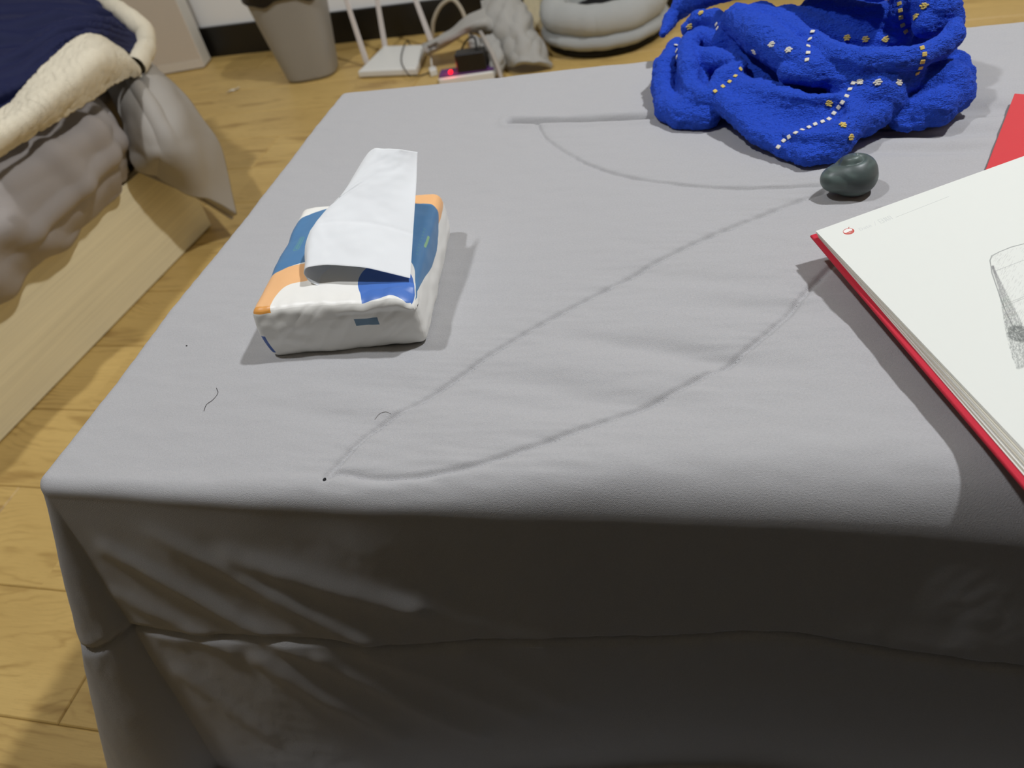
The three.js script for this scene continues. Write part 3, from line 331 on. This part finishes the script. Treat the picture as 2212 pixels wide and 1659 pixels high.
// ------------------------------------------------------------------ crumpled blue towel
{
  const K = 0.004, ch = TOWEL.map(([m, pts]) => { const c = new THREE.Vector3(); pts.forEach((q) => c.add(V(q.slice(0, 3)))); c.divideScalar(pts.length); let R = 0; pts.forEach((q) => { R = Math.max(R, c.distanceTo(V(q.slice(0, 3))) + q[3]); }); return { m, pts, c: c.toArray(), R }; });
  const cap = (x, y, z, a, b) => { const bx = b[0] - a[0], by = b[1] - a[1], bz = b[2] - a[2], px = x - a[0], py = y - a[1], pz = z - a[2], t = clamp((px * bx + py * by + pz * bz) / Math.max(bx * bx + by * by + bz * bz, 1e-9), 0, 1); return Math.hypot(px - bx * t, py - by * t, pz - bz * t) - (a[3] + (b[3] - a[3]) * t); };
  const smin = (a, b) => { const h = Math.max(K - Math.abs(a - b), 0) / K; return Math.min(a, b) - h * h * K / 4; };
  const sdf = (x, y, z) => {
    let d = 1;
    for (const { m, pts, c, R } of ch) {
      const far = Math.hypot(x - c[0], y - c[1], z - c[2]) - R;
      if (m ? far > Math.max(d + K, 0.012) : far > Math.max(-d, 0) + 0.01) { if (m && far < d) d = far; continue; }
      for (let i = 0; i < Math.max(1, pts.length - 1); i++) { const q = cap(x, y, z, pts[i], pts[Math.min(i + 1, pts.length - 1)]); d = m ? smin(d, q) : -smin(-d, q); }
    }
    return d;
  };
  const body = (x, y, z) => Math.max(sdf(x, y, z) + 0.0015 * fbm(x * 24, y * 24, z * 24, 2), T + 0.003 - y - (z < -1.06 ? 0.2 : 0));
  const lo = [1e9, 1e9, 1e9], hi = [-1e9, -1e9, -1e9]; for (const { m, pts } of ch) if (m) for (const q of pts) for (let c = 0; c < 3; c++) { lo[c] = Math.min(lo[c], q[c] - q[3] - 0.008); hi[c] = Math.max(hi[c], q[c] + q[3] + 0.008); }
  lo[1] = Math.max(lo[1], T - 0.004);
  const g0 = nets(body, lo, hi, 0.002), p = g0.attributes.position.array, n = g0.attributes.normal.array;
  for (let i = 0; i < p.length; i += 3) { const x = p[i], y = p[i + 1], z = p[i + 2], w = 0.0011 * nz(x * 330, y * 330, z * 330) + 0.0013 * nz(x * 50 + 2, y * 230, z * 150) + 0.0005 * (rnd() - 0.5); for (let c = 0; c < 3; c++) p[i + c] += n[i + c] * w; }
  g0.computeVertexNormals();
  const smoothN = g0.attributes.normal.array, idx = g0.index.array, g = boxUV(g0), nn = new Float32Array(idx.length * 3); for (let i = 0; i < idx.length; i++) for (let c = 0; c < 3; c++) nn[i * 3 + c] = smoothN[idx[i] * 3 + c]; g.setAttribute('normal', new THREE.BufferAttribute(nn, 3));
  const t = thing('towel', 'crumpled bright blue terry towel with white and yellow stitched dashes', 'towel');
  obj('towel_cloth', g, new THREE.MeshPhysicalMaterial({ color: 0x1c4cca, roughness: 0.95, sheen: 0.34, sheenColor: new THREE.Color(0x3f78f0), sheenRoughness: 0.5, bumpMap: scaled(terryBump, 9), bumpScale: 0.0024, side: THREE.DoubleSide }), t);
  // dashes woven along the hems and small woven flowers, seated on the cloth
  const grad = (q) => { const e = 0.0012, G = new THREE.Vector3(body(q.x + e, q.y, q.z) - body(q.x - e, q.y, q.z), body(q.x, q.y + e, q.z) - body(q.x, q.y - e, q.z), body(q.x, q.y, q.z + e) - body(q.x, q.y, q.z - e)); return G.normalize(); };
  const seat = (q) => { for (let k = 0; k < 5; k++) q.addScaledVector(grad(q), -body(q.x, q.y, q.z) * 0.8); return q; };
  const stick = (q, dir, L, r) => { const nn2 = grad(q), tn = dir.clone().addScaledVector(nn2, -dir.dot(nn2)).normalize(), b = new THREE.CapsuleGeometry(r, L, 3, 8); b.scale(1, 1, 0.6); b.applyMatrix4(new THREE.Matrix4().makeBasis(new THREE.Vector3().crossVectors(tn, nn2), tn, nn2)); b.translate(q.x + nn2.x * 0.0007, q.y + nn2.y * 0.0007, q.z + nn2.z * 0.0007); return b; };
  const dashes = (L, r, k) => { const o = []; for (const row of L) for (let i = 0; i < row.length; i++) { const a = V(row[Math.max(0, i - 1)]), b = V(row[Math.min(row.length - 1, i + 1)]), q = seat(V(row[i])), d = b.sub(a); if (d.length() < 1e-5) d.set(1, 0, 0); const nn2 = grad(q), across = new THREE.Vector3().crossVectors(nn2, d.normalize()); for (const s of [-1, 0, 1]) o.push(stick(q.clone().addScaledVector(d, s * 0.0011), across, 0.0028 * k, r)); } return o; };
  const flowers = (L) => { const o = []; for (const c of L) { const q = seat(V(c)); for (let i = 0; i < 7; i++) { const a = (i / 6) * 6.28, r = i === 6 ? 0 : 0.0018 + 0.0012 * rnd(), nn2 = grad(q), tx = new THREE.Vector3(1, 0, 0).addScaledVector(nn2, -nn2.x).normalize(), tz = new THREE.Vector3().crossVectors(nn2, tx), s = seat(q.clone().addScaledVector(tx, r * Math.cos(a)).addScaledVector(tz, r * Math.sin(a))); o.push(stick(s, tx.clone().addScaledVector(tz, (rnd() - 0.5) * 1.2), 0.0016, 0.0009)); } } return o; };
  const white = STD(0xe2ddcf, 0.9), gold = STD(0xdcc268, 0.9);
  obj('white_dashes', mergeGeometries([...dashes(WHITE_DASH, 0.0009, 1), ...flowers(WHITE_FLOWER)]), white, t).userData.kind = 'stuff';
  obj('yellow_dashes', mergeGeometries([...dashes(GOLD_DASH, 0.0009, 1), ...flowers(GOLD_FLOWER)]), gold, t).userData.kind = 'stuff';
}

// hairs and lint on the cover
const onTop = (x, z, r) => [x, drape(x, z)[1] + r, z];
tag(obj('hair', tube([[-0.4244, -0.4138], [-0.4197, -0.4075], [-0.4203, -0.399], [-0.4233, -0.3933], [-0.422, -0.3857]].map(([x, z]) => onTop(x, z, 0.0003)), 0.00022, 30, 5), STD(0x2b2522, 0.6)), 'thin dark wavy hair lying on the grey cover left of the tissue pack', 'hair');
tag(obj('hair', tube([[-0.2647, -0.3855], [-0.2624, -0.3907], [-0.2575, -0.393], [-0.2526, -0.3916]].map(([x, z]) => onTop(x, z, 0.0003)), 0.0002, 24, 5), STD(0x8b8683, 0.6)), 'short curled pale hair by the straight seam of the cover', 'hair');
tag(obj('lint', new THREE.IcosahedronGeometry(0.0014, 1).scale(1, 0.7, 1.3).translate(...onTop(-0.2838, -0.3217, 0.0006)), STD(0x1c1b1d, 0.95)), 'dark speck of lint where the two seams meet', 'lint');
tag(obj('lint', new THREE.IcosahedronGeometry(0.0008, 1).translate(...onTop(-0.4869, -0.4701, 0.0003)), STD(0x3a3a3c, 0.95)), 'tiny dark speck of lint near the left edge of the cover', 'lint');

// ------------------------------------------------------------------ bed on the left
const bx = (z) => -1.161 - (z + 1.3855) * 0.098;                   // the side board turns a little away from the wall axis
{
  const t = thing('bed', 'low bed with a pale wooden side board left of the table', 'bed', [bx(-1.3855), 0, -1.3855], -Math.atan(0.098));
  // side board faces +x, runs towards +z
  obj('side_board', box(0.02, 0.205, 2.0, -0.01, 0.1025 + 0.002, 1.0, 0.002), paleWood, t);
  obj('foot_board', box(1.2, 0.205, 0.02, -0.62, 0.1045, 0.01, 0.002), paleWood, t);
  obj('bed_base', box(1.18, 0.19, 1.96, -0.62, 0.1, 1.0), STD(0x8a7c60, 0.8), t);
  obj('mattress', box(1.15, 0.16, 1.98, -0.62, 0.275, 0.995, 0.03), STD(0x948c86, 0.9), t);
}
{
  const rows = [[-0.36, 0.455], [-0.17, 0.44], [-0.03, 0.40], [0.055, 0.335], [0.045, 0.268], [0.02, 0.222], [0.008, 0.215]], zs = [-0.45, -0.62, -0.8, -0.95, -1.08, -1.18, -1.255];
  const G = rows.map(([dx, y], j) => zs.map((z, i) => { const e = i === 6 ? 1 : i === 5 ? 0.35 : 0; return [bx(z) + dx - 0.055 * e * (j > 1 && j < 6 ? 1 : 0.3), y + (i === 6 && j < 3 ? -0.012 : 0), z + (i === 6 && j < 3 ? -0.06 : 0) - 0.012 * e * (j === 3 ? 1 : 0)]; }));
  const CR = [[0.30, 0.35, 0.42, 0.95, 0.03], [0.52, 0.45, 0.86, 0.50, 0.03], [0.5, 0.62, 0.9, 0.58, 0.03], [0.80, 0.3, 0.83, 0.95, 0.035], [0.62, 0.3, 0.66, 0.6, 0.03], [0.9, 0.3, 0.93, 0.9, 0.03], [0.44, 0.55, 0.6, 0.95, 0.03], [0.15, 0.4, 0.25, 0.9, 0.03]];
  const g = slab(G, 150, 110, 0.014, (u, v, [x, y, z]) => { let w = 0.006 * fbm(z * 6, y * 8, 3, 2) + 0.0012 * fbm(z * 22, y * 30, 5, 2); for (const [a, b, c, d, s] of CR) { const q = segDist(u, v, [[a, b], [c, d]]); w -= 0.012 * Math.exp(-(q * q) / (s * s)); } return w * smooth(v, 0.1, 0.3); }, true);
  tag(obj('bed_quilt', g, quiltMat), 'wrinkled grey brown quilt hanging over the side board of the bed', 'quilt');
  const t = thing('pillow', 'soft grey pillow with dark piping drooping over the foot corner of the bed', 'pillow');
  obj('pillow_cloth', slab(PILLOW, 80, 80, 0.012, (u, v) => 0.007 * fbm(u * 3, v * 3, 1, 2) - 0.014 * Math.exp(-((u - 0.3 - 0.25 * v) ** 2) / 0.003) * smooth(v, 0.0, 0.3) * (1 - smooth(v, 0.5, 0.8)) - 0.01 * Math.exp(-((u - 0.62) ** 2) / 0.012) * smooth(v, 0.55, 0.9) + 0.012 * Math.exp(-((u - 0.5 + 0.2 * v) ** 2) / 0.02), true), STD(0xa39d94, 0.75), t);
  obj('piping', tube([0, 0.2, 0.4, 0.6, 0.8, 1].map((u) => patchAt(PILLOW, u, 1)).map(([x, y, z]) => [x - 0.003, y - 0.004, z]), 0.004, 50, 8), STD(0x8f877d, 0.8), t);
}
{
  const t = thing('blanket', 'navy blue velvet blanket with cream sherpa lining thrown over the bed', 'blanket');
  obj('velvet_face', slab(NAVY, 110, 220, 0.008, (u, v) => { let w = 0.006 * fbm(u * 3, v * 4, 2, 3); for (let k = 0; k < 8; k++) { const q = v - 0.12 - k * 0.115 - 0.2 * u + 0.07 * nz(u * 2.5, k * 3.1), a = (0.55 + 0.8 * nz(u * 3, k * 3.3)) * (1 - smooth(u, 0.7, 0.95)); w += a * (0.016 * Math.exp(-((q - 0.035) ** 2) / 0.0009) - 0.024 * Math.exp(-(q * q) / 0.00012)); } return w; }, true), navyMat, t);
  const fuzz = (u, v, [x, y, z]) => 0.0014 * fbm(x * 75, y * 75, z * 75, 2) + 0.004 * fbm(x * 12, y * 12, z * 12, 2);
  obj('sherpa_lining', slab(SHERPA_LOWER, 130, 40, 0.014, fuzz, true), sherpaMat, t);
  const roll = tube(SHERPA_UPPER, 0.021, 110, 28), rp = roll.attributes.position, rn = roll.attributes.normal;
  for (let i = 0; i < rp.count; i++) { const q = [rp.getX(i), rp.getY(i), rp.getZ(i)], w = fuzz(0, 0, q); rp.setXYZ(i, q[0] + rn.getX(i) * w, q[1] + rn.getY(i) * w, q[2] + rn.getZ(i) * w); }
  roll.computeVertexNormals(); { const u2 = roll.attributes.uv; for (let i = 0; i < u2.count; i++) u2.setXY(i, u2.getX(i) * 0.5, u2.getY(i) * 0.13); }
  obj('sherpa_lining', roll, sherpaMat, t);
}

// ------------------------------------------------------------------ things along the far wall
{
  const a = V([-1.734, 0, -2.411]), turn = Math.atan2(0.031, 0.179), t = thing('flat_carton', 'tall white flat carton standing by the wall left of the bin', 'carton', [a.x, 0, a.z], turn);
  obj('carton_body', box(0.42, 0.62, 0.072, -0.21, 0.312, -0.037, 0.004), STD(0xcfc3b2, 0.7), t);
  obj('carton_side', box(0.002, 0.612, 0.066, 0.0008, 0.312, -0.037), STD(0xdfdcd3, 0.6), t);
  obj('bottom_band', box(0.416, 0.028, 0.0015, -0.21, 0.018, -0.0004), STD(0xd9d0c1, 0.7), t);
}
{
  const t = thing('trash_bin', 'grey tapered plastic bin between the carton and the router', 'bin', [-1.252, 0, -2.262], 0.22);
  const ring = (y, s) => { const w = 0.082 * s, d = 0.066 * s, r = 0.045 * s, o = []; for (let i = 0; i < 64; i++) { const a = (i / 64) * Math.PI * 2, cx = Math.cos(a), cz = Math.sin(a), k = 1 / Math.pow(Math.pow(Math.abs(cx), 3.2) + Math.pow(Math.abs(cz), 3.2), 1 / 3.2); o.push([w * cx * k, y, d * cz * k]); } return o; };
  const prof = [[0.002, 0.9], [0.004, 0.97], [0.012, 1], [0.12, 1.2], [0.25, 1.42], [0.254, 1.46], [0.26, 1.46], [0.26, 1.4], [0.12, 1.16], [0.014, 0.97], [0.012, 0.0]];
  const bin = slab((u, v) => { const j = Math.round(v * (prof.length - 1)), i = Math.round(u * 64) % 64; return ring(...prof[j])[i]; }, 64, prof.length - 1, 0);
  obj('bin_body', bin, STD(0x98948c, 0.5), t);
  const bag = thing('bin_liner', 'crumpled black bin liner folded over the rim of the grey bin', 'bag', [-1.252, 0, -2.262], 0.22);
  obj('liner_film', slab((u, v) => { const i = u * 64, k = Math.floor(i) % 64, q = ring(0.264, 1.49)[k], m = ring(0.264, 1.3)[k], w = Math.sin(v * Math.PI), lo = 0.252 - 0.035 * Math.max(0, nz(u * 11, 2) + 0.1); return v < 0.5 ? [lerp(m[0], q[0], v * 2), 0.25 + 0.03 * w + 0.006 * nz(u * 24, v * 3), lerp(m[2], q[2], v * 2)] : [q[0] * (1.01 + 0.02 * nz(u * 20, v * 4)), lerp(0.275, lo, v * 2 - 1), q[2] * (1.01 + 0.02 * nz(u * 20, v * 4))]; }, 64, 12, 0.0012), STD(0x15110f, 0.4), bag);
}
{
  const t = thing('wifi_router', 'white router with upright antennas on the floor by the black baseboard', 'router');
  const s = new THREE.Shape(); [[-1.062, 2.183], [-0.865, 2.158], [-0.885, 2.345], [-1.04, 2.372]].forEach(([x, z], i) => (i ? s.lineTo(x, z) : s.moveTo(x, z)));
  const g = new THREE.ExtrudeGeometry(s, { depth: 0.012, bevelEnabled: true, bevelThickness: 0.006, bevelSize: 0.012, bevelSegments: 4, bevelOffset: -0.012 }); g.rotateX(-Math.PI / 2); g.translate(0, 0.008, 0);
  obj('router_body', g, whitePlastic, t);
  for (const [a, b] of [[[-1.066, 0.012, -2.27], [-1.085, 0.21, -2.297]], [[-1.036, 0.012, -2.37], [-1.022, 0.205, -2.392]], [[-0.876, 0.012, -2.37], [-0.925, 0.205, -2.42]]]) {
    const d = V(b).sub(V(a)), L = d.length(), k = box(0.0165, L, 0.007, 0, L / 2, 0, 0.0032), kp = k.attributes.position; for (let i = 0; i < kp.count; i++) kp.setX(i, kp.getX(i) * lerp(1.1, 0.85, kp.getY(i) / L));
    k.applyQuaternion(new THREE.Quaternion().setFromUnitVectors(new THREE.Vector3(0, 1, 0), d.normalize())); k.translate(...a); obj('antenna', k, STD(0xd9d2cc, 0.45), t);
  }
}
tag(obj('beige_cable', tube([[-0.9, 0.008, -2.38], [-0.885, 0.02, -2.4], [-0.865, 0.073, -2.4], [-0.828, 0.116, -2.4], [-0.79, 0.128, -2.4], [-0.765, 0.1, -2.39], [-0.745, 0.04, -2.36], [-0.73, 0.008, -2.33]], 0.0062, 60, 10), STD(0xb2a792, 0.6)), 'thick beige cable looping up beside the router', 'cable');
tag(obj('black_cable', tube([[-0.99, 0.003, -2.46], [-0.965, 0.003, -2.41], [-0.958, 0.03, -2.372], [-0.952, 0.031, -2.31], [-0.93, 0.0295, -2.22], [-0.905, 0.0295, -2.165], [-0.88, 0.015, -2.135], [-0.85, 0.003, -2.16], [-0.82, 0.003, -2.2]], 0.0017, 60, 6), STD(0x24221f, 0.6)), 'thin black cable lying across the white router', 'cable');
{
  const t = thing('white_plug', 'small white charger plug with its wire lying right of the router', 'plug', [-0.815, 0, -2.16], 0.4);
  obj('plug_body', box(0.022, 0.02, 0.03, 0, 0.0105, 0, 0.004), whitePlastic, t);
  obj('wire', tube([[0, 0.01, -0.014], [0.002, 0.02, -0.04], [0.012, 0.045, -0.07], [0.03, 0.03, -0.1]], 0.0022, 24, 6), whitePlastic, t);
  const s = thing('power_strip', 'white power strip with a glowing red switch right behind the far table edge', 'power strip', [-0.69, 0, -2.085], 0.12);
  obj('strip_body', box(0.16, 0.03, 0.05, 0, 0.0155, 0, 0.006), whitePlastic, s);
  obj('purple_band', box(0.158, 0.006, 0.047, 0.002, 0.0335, -0.002, 0.002), STD(0x5b3170, 0.6), s);
  obj('red_switch', box(0.01, 0.009, 0.012, -0.042, 0.0395, 0.012, 0.003), STD(0xd01818, 0.4, { emissive: 0xff1020, emissiveIntensity: 2.2 }), s);
  const l = new THREE.PointLight(0xff2030, 0.002); l.position.set(-0.042, 0.052, 0.024); l.shadow.radius = 0.2; l.castShadow = true; s.add(l);
  const ad = thing('power_adapter', 'black power adapter block plugged into the power strip', 'adapter', [-0.668, 0.037, -2.085], 0.1);
  obj('adapter_body', box(0.085, 0.05, 0.042, 0, 0.0255, 0, 0.005), blackPlastic, ad);
  obj('adapter_cable', tube([[0.02, 0.05, 0], [0.015, 0.07, -0.03], [-0.02, 0.05, -0.08], [-0.06, 0.0, -0.1]], 0.003, 24, 6), blackPlastic, ad);
}
{
  const t = thing('cloth_bag', 'crumpled pale grey cloth bag heaped over the cables by the desk post', 'bag'), m = STD(0xaaa8a2, 0.85, { bumpMap: scaled(weaveBump, 3), bumpScale: 0.0005 });
  const wr = (s, k = 1) => (u, v) => k * 0.012 * fbm(u * 3 + s, v * 3, s, 2) + k * 0.016 * Math.abs(nz(u * 3.4 + v * 2.6, v * 1.6, s + 4));
  obj('bag_body', slab(BAG_BODY, 60, 60, 0.012, wr(1), true), m, t);
  obj('bag_side', slab(BAG_ARM, 60, 30, 0.008, wr(5, 0.35), true), m, t);
  obj('bag_flap', slab(BAG_FLAP, 40, 40, 0.008, wr(9), true), m, t);
  obj('strap', tube([[-0.66, 0.1, -2.19], [-0.625, 0.085, -2.12], [-0.6, 0.05, -2.085], [-0.585, 0.012, -2.06]], 0.006, 30, 8), STD(0xb0a9a0, 0.8), t);
}
{
  const t = thing('shelf_rack', 'pale wooden rack whose post stands beside the grey pet bed', 'rack', [-0.553, 0, -2.452]);
  obj('post', box(0.05, 1.5, 0.05, 0, 0.751, 0, 0.002), paleWood, t); obj('post', box(0.05, 1.5, 0.05, 1.1, 0.751, 0, 0.002), paleWood, t);
  for (const y of [0.62, 1.0, 1.4]) obj('shelf', box(1.1, 0.02, 0.12, 0.55, y, -0.005, 0.002), paleWood, t);
}
{
  const t = thing('pet_bed', 'round plush grey pet bed with a dark hollow on the floor', 'pet bed', [-0.325, 0, -2.33]);
  const lathe = (pts, lump) => { const g = new THREE.LatheGeometry(pts.map(([r, y]) => new THREE.Vector2(r, y)), 96), p = g.attributes.position; for (let i = 0; i < p.count; i++) { const x = p.getX(i), y = p.getY(i), z = p.getZ(i), a = Math.atan2(z, x), r = Math.hypot(x, z), w = 1 + lump * (nz(Math.cos(a) * 4, Math.sin(a) * 4, y * 9) * 0.6 + 0.35 * nz(Math.cos(a) * 11, Math.sin(a) * 11, y * 4)); p.setXYZ(i, x * w, y + (r > 0.01 ? lump * 0.06 * nz(Math.cos(a) * 3, Math.sin(a) * 3, 4) : 0), z * w); } g.computeVertexNormals(); return g; };
  const arc = (cx, cy, rx, ry, a0, a1, n = 14) => Array.from({ length: n + 1 }, (_, i) => { const a = lerp(a0, a1, i / n); return [Math.max(0.0005, cx + rx * Math.cos(a)), cy + ry * Math.sin(a)]; });
  const plush = new THREE.MeshPhysicalMaterial({ color: 0xbfc1be, roughness: 0.95, sheen: 0.3, sheenColor: new THREE.Color(0xb8bcb8), bumpMap: scaled(fuzzBump, 6), bumpScale: 0.001, side: THREE.DoubleSide });
  obj('sole', lathe([[0.001, 0.002], [0.16, 0.002], [0.17, 0.012], [0.168, 0.03], [0.001, 0.03]], 0.0), STD(0x0d0c0b, 0.9), t);
  obj('base_cushion', lathe([...arc(0.152, 0.042, 0.035, 0.022, -Math.PI / 2, Math.PI / 2), [0.001, 0.06]], 0.06), plush, t);
  obj('rolled_wall', lathe([[0.1, 0.05], ...arc(0.14, 0.093, 0.043, 0.042, -1.2, 3.0), [0.095, 0.07]], 0.07), plush, t);
  obj('dark_lining', lathe([[0.001, 0.066], [0.09, 0.068], [0.112, 0.09], [0.113, 0.118], [0.106, 0.12], [0.104, 0.09], [0.085, 0.072], [0.001, 0.07]], 0.02), STD(0x0a0909, 0.95), t);
}
tag(obj('paper_scrap', slab((u, v) => [-1.522 + 0.032 * u, 0.002 + 0.003 * Math.abs(Math.sin(u * 5)), -2.178 - 0.024 * u + 0.012 * v], 10, 4, 0.0006), STD(0xe2dccb, 0.8)), 'small white paper scrap on the floor in front of the carton', 'paper');

// unseen dark seat, added to shade the front of the cover
{
  const t = thing('added_sofa', 'unseen dark seat added to shade the near side of the cover', 'added_sofa', [0.55, 0.013, 0.40]), m = STD(0x1a1a1c, 0.9);
  obj('seat', box(1.9, 0.26, 0.75, 0, 0.27, -0.05, 0.05), m, t); obj('backrest', box(1.9, 0.85, 0.2, 0, 0.675, 0.42, 0.06), m, t); obj('armrest', box(0.18, 0.5, 0.9, 1.0, 0.3, 0.02, 0.05), m, t); obj('base', box(1.85, 0.14, 0.7, 0, 0.071, -0.03, 0.01), m, t);
}
tag(obj('added_rug', box(2.1, 0.012, 0.9, 0.55, 0.0065, 0.2, 0.004), STD(0x1c1c1e, 0.95)), 'unseen dark mat added to cut floor bounce on the front of the cover', 'added_rug');  // out of view, added to cut floor bounce and darken the cover front
renderer.render(scene, camera);
